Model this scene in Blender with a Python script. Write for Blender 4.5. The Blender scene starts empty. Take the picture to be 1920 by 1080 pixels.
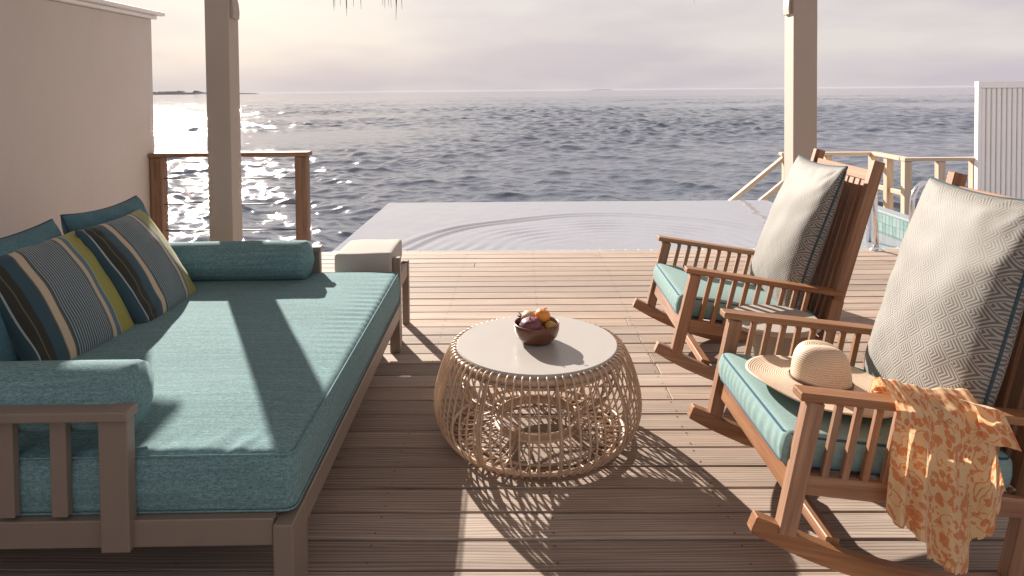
import bpy, bmesh, math, random
import numpy as np
from mathutils import Vector, Matrix, Euler
random.seed(7); np.random.seed(7)
PI = math.pi; R = math.radians
S = bpy.context.scene
C = S.collection

# ------------------------------------------------------------------ camera
cam_d = bpy.data.cameras.new('camera'); cam = bpy.data.objects.new('camera', cam_d); C.objects.link(cam); S.camera = cam
CAMH = 1.483; FPX = 1270.0; YAW = 0.0125; PIT = 38 / 1270.0; ROLL = 0.0090
fwd = Vector((-math.sin(YAW) * math.cos(PIT), math.cos(YAW) * math.cos(PIT), -math.sin(PIT)))
rgt = Vector((math.cos(YAW), math.sin(YAW), 0)); upv = rgt.cross(fwd)
r2 = math.cos(ROLL) * rgt - math.sin(ROLL) * upv; u2 = r2.cross(fwd)
m = Matrix((r2, u2, -fwd)).transposed().to_4x4(); m.translation = (0, 0, CAMH); cam.matrix_world = m
cam_d.sensor_width = 36; cam_d.lens = 36 * FPX / 1920; cam_d.shift_y = -332 / 1920
cam_d.clip_start = 0.05; cam_d.clip_end = 60000

# ------------------------------------------------------------------ light
SUN_AZ = -28.0; SUN_EL = 23.7     # degrees; azimuth from +Y towards +X
sd = Vector((math.sin(R(SUN_AZ)) * math.cos(R(SUN_EL)), math.cos(R(SUN_AZ)) * math.cos(R(SUN_EL)), math.sin(R(SUN_EL))))
sun_d = bpy.data.lights.new('sun', 'SUN'); sun = bpy.data.objects.new('sun', sun_d); C.objects.link(sun)
sun_d.energy = 4.8; sun_d.angle = R(0.6); sun_d.color = (1.0, 0.91, 0.81)
sun.rotation_euler = sd.to_track_quat('Z', 'Y').to_euler()
W = bpy.data.worlds.new('World'); S.world = W; W.use_nodes = True
wn = W.node_tree; wn.nodes.clear(); WN = wn.nodes.new; WL = wn.links.new
sky = WN('ShaderNodeTexSky'); sky.sky_type = 'NISHITA'; sky.sun_disc = False
sky.sun_elevation = R(SUN_EL); sky.sun_rotation = R(SUN_AZ); sky.air_density = 1.0; sky.dust_density = 4.0; sky.ozone_density = 1.5; sky.altitude = 0
tc = WN('ShaderNodeTexCoord')
mp = WN('ShaderNodeMapping'); mp.inputs['Scale'].default_value = (1.3, 1.3, 5.5); WL(tc.outputs['Generated'], mp.inputs['Vector'])
nz = WN('ShaderNodeTexNoise'); nz.inputs['Scale'].default_value = 1.6; nz.inputs['Detail'].default_value = 5; WL(mp.outputs[0], nz.inputs['Vector'])
cr = WN('ShaderNodeValToRGB'); cr.color_ramp.elements[0].position = .40; cr.color_ramp.elements[0].color = (2.58, 2.36, 2.54, 1)
cr.color_ramp.elements[1].position = .60; cr.color_ramp.elements[1].color = (3.30, 3.06, 2.92, 1); WL(nz.outputs['Fac'], cr.inputs[0])
mx = WN('ShaderNodeMixRGB'); mx.inputs[0].default_value = .96; WL(sky.outputs[0], mx.inputs[1]); WL(cr.outputs[0], mx.inputs[2])
bg = WN('ShaderNodeBackground'); bg.inputs['Strength'].default_value = 0.1; WL(mx.outputs[0], bg.inputs['Color'])
wo = WN('ShaderNodeOutputWorld'); WL(bg.outputs[0], wo.inputs['Surface'])
S.view_settings.view_transform = 'Standard'; S.view_settings.look = 'None'; S.view_settings.gamma = 1.0
S.view_settings.exposure = 1.25; S.view_settings.use_curve_mapping = False

# ------------------------------------------------------------------ helpers
def tag(o, label=None, cat=None, group=None, kind=None):
    if label: o['label'] = label
    if cat: o['category'] = cat
    if group: o['group'] = group
    if kind: o['kind'] = kind
    return o
def empty(name, loc=(0, 0, 0), rz=0, mat=None):
    o = bpy.data.objects.new(name, None); C.objects.link(o); o.empty_display_size = .1
    if mat is not None: o.matrix_world = mat
    else: o.location = loc; o.rotation_euler = (0, 0, rz)
    return o
def link(name, me, parent=None, mat=None, M=None):
    if mat is not None and not me.materials: me.materials.append(mat)
    o = bpy.data.objects.new(name, me); C.objects.link(o)
    if parent is not None: o.parent = parent
    if M is not None: o.matrix_local = M
    return o
def mesh(vs, fs, mat=None, smooth=False, uv=None):
    me = bpy.data.meshes.new('m'); me.from_pydata([tuple(v) for v in vs], [], [tuple(f) for f in fs])
    if mat is not None: me.materials.append(mat)
    if smooth: me.polygons.foreach_set('use_smooth', [True] * len(me.polygons))
    if uv is not None:
        l = me.uv_layers.new(name='UVMap'); vi = np.empty(len(me.loops), dtype=np.int32); me.loops.foreach_get('vertex_index', vi)
        l.data.foreach_set('uv', np.asarray(uv, dtype=np.float32)[vi].ravel())
    me.update(); return me
_cache = {}
def boxmesh(l, w, h, bev, mat, seg=1):
    key = (round(l, 4), round(w, 4), round(h, 4), bev, mat.name, seg)
    if key in _cache: return _cache[key]
    bm = bmesh.new(); bmesh.ops.create_cube(bm, size=1); bmesh.ops.scale(bm, vec=(l, w, h), verts=bm.verts)
    if bev > 0: bmesh.ops.bevel(bm, geom=list(bm.edges), offset=bev, segments=seg, affect='EDGES', profile=.5)
    me = bpy.data.meshes.new('box'); bm.to_mesh(me); bm.free(); me.materials.append(mat); _cache[key] = me; return me
def frame(p0, p1, up=(0, 0, 1)):
    x = (Vector(p1) - Vector(p0)); L = x.length; x.normalize(); up = Vector(up)
    y = up.cross(x)
    if y.length < 1e-4: y = Vector((0, 1, 0)).cross(x)
    y.normalize(); z = x.cross(y)
    M = Matrix((x, y, z)).transposed().to_4x4(); M.translation = (Vector(p0) + Vector(p1)) / 2
    return M, L
def bar(name, parent, mat, p0, p1, w, h, up=(0, 0, 1), bev=.003, seg=1):
    M, L = frame(p0, p1, up)
    return link(name, boxmesh(L, w, h, bev, mat, seg), parent, None, M)
def box(name, parent, mat, lo, hi, bev=.003, seg=1):
    lo = Vector(lo); hi = Vector(hi); c = (lo + hi) / 2; d = hi - lo
    ax = max(range(3), key=lambda i: d[i])
    if ax == 0: return bar(name, parent, mat, (lo.x, c.y, c.z), (hi.x, c.y, c.z), d.y, d.z, bev=bev, seg=seg)
    if ax == 1: return bar(name, parent, mat, (c.x, lo.y, c.z), (c.x, hi.y, c.z), d.x, d.z, bev=bev, seg=seg)
    return bar(name, parent, mat, (c.x, c.y, lo.z), (c.x, c.y, hi.z), d.y, d.x, up=(1, 0, 0), bev=bev, seg=seg)
def tube(path, r, n=8, closed=False, radii=None, cap=True):
    P = [Vector(p) for p in path]; N = len(P); vs = []; fs = []; prev = None
    for i, p in enumerate(P):
        if closed: t = P[(i + 1) % N] - P[i - 1]
        else: t = P[min(i + 1, N - 1)] - P[max(i - 1, 0)]
        t.normalize()
        if prev is None:
            a = Vector((0, 0, 1)) if abs(t.z) < .9 else Vector((1, 0, 0)); nrm = (a - t * a.dot(t)).normalized()
        else: nrm = (prev - t * prev.dot(t)).normalized()
        prev = nrm; b = t.cross(nrm); rr = radii[i] if radii else r
        for k in range(n):
            an = 2 * PI * k / n; vs.append(p + (nrm * math.cos(an) + b * math.sin(an)) * rr)
    rows = N if closed else N - 1
    for i in range(rows):
        for k in range(n):
            a = i * n + k; b_ = i * n + (k + 1) % n; j = (i + 1) % N
            fs.append((a, b_, j * n + (k + 1) % n, j * n + k))
    if cap and not closed: fs.append(list(range(n))[::-1]); fs.append([(N - 1) * n + k for k in range(n)])
    return vs, fs
def tubeobj(name, parent, mat, path, r, n=8, closed=False, radii=None):
    v, f = tube(path, r, n, closed, radii); return link(name, mesh(v, f, mat, True), parent)
def lathe(prof, n=48, cap0=False, cap1=False):
    vs = []; fs = []
    for (r, z) in prof:
        for k in range(n): a = 2 * PI * k / n; vs.append((r * math.cos(a), r * math.sin(a), z))
    for i in range(len(prof) - 1):
        for k in range(n): fs.append((i * n + k, i * n + (k + 1) % n, (i + 1) * n + (k + 1) % n, (i + 1) * n + k))
    if cap0: fs.append(list(range(n))[::-1])
    if cap1: fs.append([(len(prof) - 1) * n + k for k in range(n)])
    return vs, fs
def prism(pts, y0, y1, mat, bev=.003):
    n = len(pts); bm = bmesh.new()
    a = [bm.verts.new((x, y0, z)) for x, z in pts]; b = [bm.verts.new((x, y1, z)) for x, z in pts]
    bm.faces.new(a); bm.faces.new(b[::-1])
    for i in range(n): bm.faces.new((a[i], b[i], b[(i + 1) % n], a[(i + 1) % n]))
    bmesh.ops.recalc_face_normals(bm, faces=bm.faces)
    if bev: bmesh.ops.bevel(bm, geom=[e for e in bm.edges if e.calc_face_angle(0) > .6], offset=bev, segments=1, affect='EDGES')
    me = bpy.data.meshes.new('prism'); bm.to_mesh(me); bm.free(); me.materials.append(mat); return me
def cushion(lx, ly, lz, r, mat, n=(24, 24, 6), disp=None):
    """soft box centred in x,y, bottom at z=0, corner radius r, welded grid cube"""
    bm = bmesh.new(); hx, hy, hz = lx / 2, ly / 2, lz / 2; idx = {}
    def V(i, j, k):
        key = (i, j, k)
        if key not in idx:
            q = [(-1 + 2 * i / n[0]) * hx, (-1 + 2 * j / n[1]) * hy, (-1 + 2 * k / n[2]) * hz]
            for a, h_, nn, ii in ((0, hx, n[0], i), (1, hy, n[1], j), (2, hz, n[2], k)):   # crowd verts near borders
                t = -1 + 2 * ii / nn; q[a] = h_ * math.copysign(1 - (1 - abs(t)) ** 1.5, t)
            q = Vector(q); c = Vector((max(-hx + r, min(hx - r, q.x)), max(-hy + r, min(hy - r, q.y)), max(-hz + r, min(hz - r, q.z))))
            d = q - c
            if d.length > 1e-7: q = c + d.normalized() * min(r, d.length if max(abs(d.x), abs(d.y), abs(d.z)) < r * .999 else r)
            q.z += hz; idx[key] = bm.verts.new(q)
        return idx[key]
    for k, s in ((0, 0), (n[2], 1)):
        for i in range(n[0]):
            for j in range(n[1]):
                f = (V(i, j, k), V(i + 1, j, k), V(i + 1, j + 1, k), V(i, j + 1, k)); bm.faces.new(f if s else f[::-1])
    for j, s in ((0, 1), (n[1], 0)):
        for i in range(n[0]):
            for k in range(n[2]):
                f = (V(i, j, k), V(i + 1, j, k), V(i + 1, j, k + 1), V(i, j, k + 1)); bm.faces.new(f if s else f[::-1])
    for i, s in ((0, 0), (n[0], 1)):
        for j in range(n[1]):
            for k in range(n[2]):
                f = (V(i, j, k), V(i, j + 1, k), V(i, j + 1, k + 1), V(i, j, k + 1)); bm.faces.new(f if s else f[::-1])
    me = bpy.data.meshes.new('cushion'); bm.to_mesh(me); bm.free()
    co = np.empty(len(me.vertices) * 3); me.vertices.foreach_get('co', co); co = co.reshape(-1, 3)
    if disp is not None: co = disp(co); me.vertices.foreach_set('co', co.ravel())
    me.polygons.foreach_set('use_smooth', [True] * len(me.polygons)); me.materials.append(mat); me.update(); return me
def wob(x, y, sc, seed=0, n=10):
    rs = np.random.RandomState(seed); o = 0
    for i in range(n):
        a = rs.rand() * 2 * PI; f = sc * (.5 + 1.5 * rs.rand()); o = o + np.sin(f * (x * math.cos(a) + y * math.sin(a)) + rs.rand() * 6.28) / math.sqrt(n)
    return o
def pillow(w, h, T, mat, mback=None, n=34, pinch=.06, seed=1, wr=.004, sag=0, piping=None, pr=.005):
    """knife-edge pillow, width x, height y, thick z; returns (mesh, rim points)"""
    u = np.linspace(-1, 1, n + 1); U, V = np.meshgrid(u, u, indexing='ij')
    U = np.sign(U) * (1 - (1 - np.abs(U)) ** 1.35); V = np.sign(V) * (1 - (1 - np.abs(V)) ** 1.35)
    X = w / 2 * U * (1 - pinch * (1 - V ** 2) * np.abs(U) ** 3); Y = h / 2 * V * (1 - pinch * (1 - U ** 2) * np.abs(V) ** 3)
    X = X + w * .012 * np.sin(3.1 * V + seed) * np.abs(U) ** 2
    Z = T / 2 * ((1 - U ** 2) * (1 - V ** 2) + 1e-9) ** .38
    Z *= 1 + sag * -V * .45
    damp = np.clip((1 - np.maximum(np.abs(U), np.abs(V))) * 6, 0, 1)
    wrk = wr * wob(X, Y, 22, seed) + wr * .8 * wob(X, Y, 50, seed + 5) * (np.maximum(np.abs(U), np.abs(V)) ** 3)
    # creases running out of the corners
    cr_ = 0
    for sx in (-1, 1):
        for sy in (-1, 1):
            dx = X - sx * w / 2; dy = Y - sy * h / 2; an = np.arctan2(np.abs(dy), np.abs(dx) + 1e-6); rr = np.hypot(dx, dy)
            cr_ = cr_ + np.sin(an * 14 + seed) * np.exp(-(rr / (.22 * w)) ** 2)
    Zf = Z + (wrk + cr_ * wr * 1.1) * damp
    vs = list(zip(X.ravel(), Y.ravel(), Zf.ravel())); N = n + 1; fs = []; uv = list(zip(X.ravel() + w / 2, Y.ravel() + h / 2))
    for i in range(n):
        for j in range(n): fs.append((i * N + j, (i + 1) * N + j, (i + 1) * N + j + 1, i * N + j + 1))
    off = len(vs); bmap = {}
    for i in range(N):
        for j in range(N):
            if i in (0, n) or j in (0, n): bmap[(i, j)] = i * N + j
            else: bmap[(i, j)] = len(vs); vs.append((X[i, j], Y[i, j], -Z[i, j] * .9)); uv.append((X[i, j] + w / 2, Y[i, j] + h / 2))
    nf = len(fs)
    for i in range(n):
        for j in range(n): fs.append((bmap[(i, j)], bmap[(i, j + 1)], bmap[(i + 1, j + 1)], bmap[(i + 1, j)]))
    me = mesh(vs, fs, mat, True, uv)
    rim = [(X[i, 0], Y[i, 0]) for i in range(0, N, 1)] + [(X[n, j], Y[n, j]) for j in range(1, N)] + [(X[i, n], Y[i, n]) for i in range(n - 1, -1, -1)] + [(X[0, j], Y[0, j]) for j in range(n - 1, 0, -1)]
    return me, [(a, b, 0) for a, b in rim]
def axes(o, x, y):
    x = Vector(x).normalized(); y = Vector(y); z = x.cross(y).normalized(); y = z.cross(x)
    M = Matrix((x, y, z)).transposed().to_4x4(); M.translation = o; return M

# ------------------------------------------------------------------ materials
class NT:
    def __init__(s, name):
        s.m = bpy.data.materials.new(name); s.m.use_nodes = True; s.t = s.m.node_tree; s.t.nodes.clear()
        s.out = s.n('ShaderNodeOutputMaterial'); s.b = s.n('ShaderNodeBsdfPrincipled'); s.l(s.b.outputs[0], s.out.inputs[0])
    def n(s, t, **k):
        o = s.t.nodes.new(t)
        for a, b in k.items():
            if hasattr(o, a): setattr(o, a, b)
        return o
    def l(s, a, b): s.t.links.new(a, b)
    def coords(s, scale=(1, 1, 1), kind='Object', rnd=0.0, rot=(0, 0, 0)):
        tc = s.n('ShaderNodeTexCoord'); v = tc.outputs[kind]
        if rnd:
            oi = s.n('ShaderNodeObjectInfo'); mu = s.n('ShaderNodeMath', operation='MULTIPLY'); mu.inputs[1].default_value = rnd
            s.l(oi.outputs['Random'], mu.inputs[0]); ad = s.n('ShaderNodeVectorMath', operation='ADD'); s.l(v, ad.inputs[0]); s.l(mu.outputs[0], ad.inputs[1]); v = ad.outputs[0]
        mp = s.n('ShaderNodeMapping'); mp.inputs['Scale'].default_value = scale; mp.inputs['Rotation'].default_value = rot; s.l(v, mp.inputs['Vector']); return mp.outputs[0]
    def noise(s, v, scale, detail=4, rough=.55, dist=0):
        o = s.n('ShaderNodeTexNoise'); o.inputs['Scale'].default_value = scale; o.inputs['Detail'].default_value = detail
        o.inputs['Roughness'].default_value = rough; o.inputs['Distortion'].default_value = dist; s.l(v, o.inputs['Vector']); return o.outputs['Fac']
    def ramp(s, f, stops):
        o = s.n('ShaderNodeValToRGB'); e = o.color_ramp.elements
        while len(e) < len(stops): e.new(.5)
        for i, (p, c) in enumerate(stops): e[i].position = p; e[i].color = (*c, 1) if not isinstance(c, (int, float)) else (c, c, c, 1)
        s.l(f, o.inputs[0]); return o.outputs[0]
    def mix(s, f, a, b, mode='MIX'):
        o = s.n('ShaderNodeMixRGB', blend_type=mode)
        for i, x in ((0, f), (1, a), (2, b)):
            if hasattr(x, 'links'): s.l(x, o.inputs[i])
            elif isinstance(x, (int, float)): o.inputs[i].default_value = x if i == 0 else (x, x, x, 1)
            else: o.inputs[i].default_value = (*x, 1)
        return o.outputs[0]
    def math(s, op, a, b=0.0, c=None):
        o = s.n('ShaderNodeMath', operation=op)
        for i, x in enumerate((a, b) if c is None else (a, b, c)):
            if hasattr(x, 'links'): s.l(x, o.inputs[i])
            else: o.inputs[i].default_value = x
        return o.outputs[0]
    def col(s, c):
        if hasattr(c, 'links'): s.l(c, s.b.inputs['Base Color'])
        else: s.b.inputs['Base Color'].default_value = (*c, 1)
    def set(s, **k):
        for a, v in k.items():
            i = s.b.inputs[a.replace('_', ' ')]
            if hasattr(v, 'links'): s.l(v, i)
            else: i.default_value = v
    def bump(s, h, strength=.3, dist=.002, normal=None):
        b = s.n('ShaderNodeBump'); b.inputs['Strength'].default_value = strength; b.inputs['Distance'].default_value = dist
        s.l(h, b.inputs['Height'])
        if normal is not None: s.l(normal, b.inputs['Normal'])
        s.l(b.outputs[0], s.b.inputs['Normal']); return b.outputs[0]

def mat_wood(name, dark, light, rough=.6, gs=1.0, knots=False, vary=.12, spec=.3, grain=.5, bmp=.25):
    t = NT(name)
    v = t.coords((.50 * gs, 7 * gs, 7 * gs), rnd=37.0)
    big = t.noise(v, 2.4, 3, .5, .5)
    w = t.n('ShaderNodeTexWave', wave_type='BANDS', bands_direction='Y', wave_profile='SIN'); t.l(v, w.inputs['Vector'])
    w.inputs['Scale'].default_value = 3.2; w.inputs['Distortion'].default_value = 14; w.inputs['Detail'].default_value = 1.5; w.inputs['Detail Scale'].default_value = .55
    streak = t.noise(t.coords((1.6 * gs, 75 * gs, 75 * gs), rnd=19.0), 1, 4, .62, .35)
    fine = t.noise(t.coords((8 * gs, 260 * gs, 260 * gs), rnd=11.0), 1, 2, .6)
    g = t.mix(grain * .6, big, w.outputs['Fac']); g = t.mix(.42, g, streak); g = t.mix(.22, g, fine)
    c = t.ramp(g, [(.30, dark), (.66, light)])
    oi = t.n('ShaderNodeObjectInfo'); hs = t.n('ShaderNodeHueSaturation')
    t.l(t.math('MULTIPLY_ADD', oi.outputs['Random'], vary * 2, 1 - vary), hs.inputs['Value']); t.l(c, hs.inputs['Color'])
    h2 = t.math('MULTIPLY_ADD', t.math('FRACT', t.math('MULTIPLY', oi.outputs['Random'], 17.3)), .25, .87); t.l(h2, hs.inputs['Saturation'])
    c = hs.outputs[0]
    if knots:
        vo = t.n('ShaderNodeTexVoronoi'); t.l(t.coords((1.9, 7.0, 7.0), rnd=23.0), vo.inputs['Vector']); vo.inputs['Scale'].default_value = 1
        k = t.ramp(vo.outputs['Distance'], [(.04, 1.0), (.12, 0.0)])
        pick = t.math('GREATER_THAN', t.n_sep(vo.outputs['Color']), .50)
        c = t.mix(t.math('MULTIPLY', t.math('MULTIPLY', k, pick), .75), c, tuple(x * .32 for x in dark))
        st = t.noise(t.coords((1.3, 3, 3), rnd=5.0), 2.0, 4, .6); c = t.mix(t.ramp(st, [(.45, 0.0), (.72, .35)]), c, tuple(x * .55 for x in light))
    t.col(c); t.set(Roughness=rough); t.b.inputs['Specular IOR Level'].default_value = spec
    t.bump(g, bmp, .0010)
    return t.m
NT.n_sep = lambda s, c: (lambda o: (s.l(c, o.inputs[0]), o.outputs[0])[1])(s.n('ShaderNodeSeparateColor'))

def mat_paint(name, c, rough=.5, vary=.05, spec=.4, b=.12):
    t = NT(name); v = t.coords((1, 1, 1)); n = t.noise(v, 3, 4, .6); d = t.noise(v, 40, 3, .5)
    cc = t.mix(n, tuple(x * (1 - vary) for x in c), tuple(min(1, x * (1 + vary)) for x in c))
    st = t.noise(t.coords((3, 3, .6)), 2.5, 5, .65); cc = t.mix(t.ramp(st, [(.55, 0.0), (.8, .16)]), cc, tuple(x * .6 for x in c))
    t.col(cc); t.set(Roughness=rough); t.b.inputs['Specular IOR Level'].default_value = spec; t.bump(d, b, .001); return t.m

def mat_fabric(name, c, lo=.72, hi=1.22, streak=.0, sheen=.25, sc=1.0, kind='Object', weave=1.0, axis=0):
    t = NT(name)
    s1 = (260 * sc, 420 * sc, 380 * sc); v = t.coords(s1, kind=kind); th = t.noise(v, 1, 2, .7)
    v2 = t.coords((70 * sc, 260 * sc, 180 * sc) if axis == 0 else (260 * sc, 70 * sc, 180 * sc), kind=kind); th2 = t.noise(v2, 1, 3, .7)
    f = t.mix(.5, th, th2)
    cc = t.mix(t.ramp(f, [(.38, 0.0), (.62, 1.0)]), tuple(x * lo for x in c), tuple(min(1, x * hi) for x in c))
    if streak:
        sv = t.coords((4, 110, 60) if axis == 0 else (110, 4, 60), kind=kind); sn = t.noise(sv, 1, 4, .65)
        cc = t.mix(t.ramp(sn, [(.35, streak), (.62, 0.0)]), cc, tuple(x * .55 for x in c))
    blot = t.noise(t.coords((3, 3, 3), kind=kind), 1, 3, .5); cc = t.mix(t.ramp(blot, [(.4, 0.0), (.8, .12)]), cc, tuple(x * .7 for x in c))
    t.col(cc); t.set(Roughness=.9); t.b.inputs['Sheen Weight'].default_value = sheen; t.b.inputs['Sheen Roughness'].default_value = .5
    t.b.inputs['Specular IOR Level'].default_value = .15; t.bump(f, .35 * weave, .0012); return t.m

M_deck = mat_wood('deck_wood', (.185, .135, .108), (.475, .375, .306), .72, 1.0, True, .2, .22, .75, .15)
M_black = mat_paint('near_black', (.012, .009, .008), .95)  # near-black; paints the shade below the deck gaps, also on joists and screws
M_teak = mat_wood('teak', (.17, .072, .038), (.41, .225, .128), .5, 1.3, False, .08, .35, .35)
M_rail = mat_wood('railing_wood', (.13, .065, .038), (.33, .20, .125), .6, 1.2, False, .08, .3, .4)
M_railp = mat_wood('pale_railing_wood', (.42, .31, .22), (.68, .54, .40), .6, 1.2, False, .05, .3, .3)
M_col = mat_paint('column_paint', (.47, .395, .335), .55)
M_taupe = mat_paint('taupe_paint', (.235, .185, .148), .42, spec=.5)
M_wall = mat_paint('wall_plaster', (.66, .59, .54), .85, .035, .2, .3)
M_white = mat_paint('white_paint', (.92, .89, .86), .6)
M_teal = mat_fabric('teal_mattress_fabric', (.172, .298, .315), .52, 1.5, .5, .03)
M_teald = mat_fabric('deep_teal_fabric', (.095, .200, .235), .7, 1.25, 0, .05)
M_seat = mat_fabric('seat_cushion_fabric', (.235, .355, .345), .85, 1.12, 0, .05)
M_pipe = mat_fabric('navy_piping', (.035, .10, .17), .8, 1.2, 0, .1)
M_piped = mat_fabric('dark_piping', (.05, .09, .11), .8, 1.2, 0, .1)
M_cream = mat_fabric('cream_upholstery', (.44, .41, .375), .93, 1.05, 0, .1)
M_thatch = mat_wood('thatch', (.05, .04, .03), (.20, .16, .11), .9, 1.0)
M_cable = NT('steel'); M_cable.col((.55, .55, .55)); M_cable.set(Metallic=1.0, Roughness=.28); M_cable = M_cable.m
M_chrome = NT('polished_steel'); M_chrome.col((.75, .75, .76)); M_chrome.set(Metallic=1.0, Roughness=.14); M_chrome = M_chrome.m
M_dcable = NT('dark_cable'); M_dcable.col((.09, .08, .075)); M_dcable.set(Roughness=.4, Metallic=.6); M_dcable = M_dcable.m

# rattan
t = NT('rattan'); v = t.coords((60, 60, 60)); n = t.noise(v, 1, 3, .6); oi = t.n('ShaderNodeObjectInfo')
c = t.mix(n, (.38, .25, .165), (.66, .48, .345)); c = t.mix(t.math('MULTIPLY', oi.outputs['Random'], .4), c, (.70, .53, .39))
c = t.mix(t.ramp(t.noise(t.coords((9, 9, 9)), 1, 2), [(.5, 0.0), (.8, .5)]), c, (.26, .15, .08))
t.col(c); t.set(Roughness=.38); t.bump(n, .2, .001); M_rattan = t.m
# table top
t = NT('cream_tabletop'); n = t.noise(t.coords((5, 5, 5)), 1, 5, .6); t.col(t.mix(n, (.41, .38, .35), (.47, .445, .415))); t.set(Roughness=.34); M_top = t.m
# side table grey
t = NT('grey_concrete'); n = t.noise(t.coords((9, 9, 9)), 1, 5, .65); t.col(t.mix(n, (.30, .265, .235), (.42, .37, .33))); t.set(Roughness=.7); t.bump(n, .3, .002); M_grey = t.m
# bowl
M_bowl = mat_wood('bowl_wood', (.075, .030, .018), (.19, .080, .045), .3, 5.0, False, .02, .5, .4)

# striped pillow: stripes across UV.x
t = NT('striped_fabric'); tc_ = t.n('ShaderNodeTexCoord'); sx = t.n('ShaderNodeSeparateXYZ'); t.l(tc_.outputs['UV'], sx.inputs[0]); X = sx.outputs[0]
navy = (.03, .075, .10); sand = (.52, .43, .31); olive = (.30, .285, .05); blue = (.09, .16, .20); dark = (.030, .030, .022); grey = (.36, .40, .40)
o = t.n('ShaderNodeValToRGB'); o.color_ramp.interpolation = 'CONSTANT'; e = o.color_ramp.elements
W_ = .55
stops = [(0, navy), (.045, grey), (.053, dark), (.10, (.12, .11, .06)), (.108, dark), (.15, navy), (.235, (.20, .14, .07)), (.243, sand), (.30, (.13, .09, .05)), (.31, navy),
         (.665, (.14, .10, .06)), (.672, sand), (.715, (.15, .10, .05)), (.722, blue), (.765, grey), (.773, olive), (.945, grey), (.952, blue)]
while len(e) < len(stops): e.new(.5)
for i, (p, c) in enumerate(stops): e[i].position = p; e[i].color = (*c, 1)
ux = t.math('DIVIDE', X, W_); t.l(ux, o.inputs[0])
inz = t.math('MULTIPLY', t.math('GREATER_THAN', ux, .318), t.math('LESS_THAN', ux, .66))
ln = t.math('GREATER_THAN', t.math('SINE', t.math('MULTIPLY', ux, 2 * PI / .0205)), .25)
brk = t.noise(t.coords((900, 500, 1), kind='UV'), 1, 1)
lm = t.math('MULTIPLY', t.math('MULTIPLY', inz, ln), t.ramp(brk, [(.35, .45), (.6, .95)]))
c = t.mix(lm, o.outputs[0], (.38, .41, .40))
wv = t.noise(t.coords((700, 500, 1), kind='UV'), 1, 2); c = t.mix(1.0, c, t.ramp(wv, [(.3, .65), (.7, 1.25)]), 'MULTIPLY')
t.col(c); t.set(Roughness=.9); t.b.inputs['Sheen Weight'].default_value = .2; t.bump(wv, .4, .001); M_stripe = t.m

# chevron diamond jacquard
t = NT('chevron_jacquard'); tc_ = t.n('ShaderNodeTexCoord'); mp_ = t.n('ShaderNodeMapping'); mp_.inputs['Rotation'].default_value = (0, 0, R(45)); t.l(tc_.outputs['UV'], mp_.inputs['Vector'])
mp_.inputs['Scale'].default_value = (1 / .060,) * 3; sp = t.n('ShaderNodeSeparateXYZ'); t.l(mp_.outputs[0], sp.inputs[0])
fu = t.math('FRACT', sp.outputs[0]); fv = t.math('FRACT', sp.outputs[1])
mxx = t.math('MAXIMUM', fu, fv); st = t.math('FRACT', t.math('MULTIPLY', mxx, 6.0)); line = t.math('GREATER_THAN', st, .47)
edge = t.math('LESS_THAN', mxx, .965); line = t.math('MULTIPLY', line, edge)
nn_ = t.noise(t.coords((600, 600, 1), kind='UV'), 1, 2)
line = t.math('MULTIPLY', line, t.ramp(nn_, [(.3, .7), (.6, 1.0)]))
c = t.mix(line, (.335, .322, .298), (.10, .087, .075))
t.col(c); t.set(Roughness=t.math('MULTIPLY_ADD', line, -.35, .9)); t.b.inputs['Specular IOR Level'].default_value = .35; t.b.inputs['Sheen Weight'].default_value = .1; t.b.inputs['Sheen Roughness'].default_value = .35
t.bump(t.math('MULTIPLY', line, -1.0), .25, .001); M_chev = t.m

# scarf
t = NT('floral_scarf'); vv = t.coords((1, 1, 1), kind='UV'); dn = t.n('ShaderNodeTexNoise'); dn.inputs['Scale'].default_value = 14; t.l(vv, dn.inputs['Vector'])
ad = t.n('ShaderNodeMixRGB', blend_type='ADD'); ad.inputs[0].default_value = .05; t.l(vv, ad.inputs[1]); t.l(dn.outputs['Color'], ad.inputs[2])
vo = t.n('ShaderNodeTexVoronoi', feature='F1'); vo.inputs['Scale'].default_value = 27; vo.inputs['Randomness'].default_value = .9; t.l(ad.outputs[0], vo.inputs['Vector'])
leaf = t.ramp(vo.outputs['Distance'], [(.40, 1.0), (.45, 0.0)])
keep = t.math('GREATER_THAN', t.n_sep(vo.outputs['Color']), .12); leaf = t.math('MULTIPLY', leaf, keep)
sn_ = t.noise(ad.outputs[0], 9, 1.5, .4, .6); stem = t.ramp(t.math('ABSOLUTE', t.math('SUBTRACT', t.math('FRACT', t.math('MULTIPLY', sn_, 7.0)), .5)), [(.06, 1.0), (.10, 0.0)])
vo3 = t.n('ShaderNodeTexVoronoi', feature='DISTANCE_TO_EDGE'); vo3.inputs['Scale'].default_value = 40; t.l(ad.outputs[0], vo3.inputs['Vector'])
vein = t.ramp(vo3.outputs['Distance'], [(.02, 1.0), (.045, 0.0)])
pat = t.math('MAXIMUM', leaf, stem)
c = t.mix(pat, (.84, .60, .34), (.70, .27, .10)); c = t.mix(t.math('MULTIPLY', vein, .3), c, (.86, .64, .42))
t.col(c); t.set(Roughness=.75); t.b.inputs['Sheen Weight'].default_value = .3
tr = t.n('ShaderNodeBsdfTranslucent'); t.l(c, tr.inputs['Color']); ms = t.n('ShaderNodeMixShader'); ms.inputs[0].default_value = .38
t.l(t.b.outputs[0], ms.inputs[1]); t.l(tr.outputs[0], ms.inputs[2]); t.l(ms.outputs[0], t.out.inputs[0]); M_scarf = t.m

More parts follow.
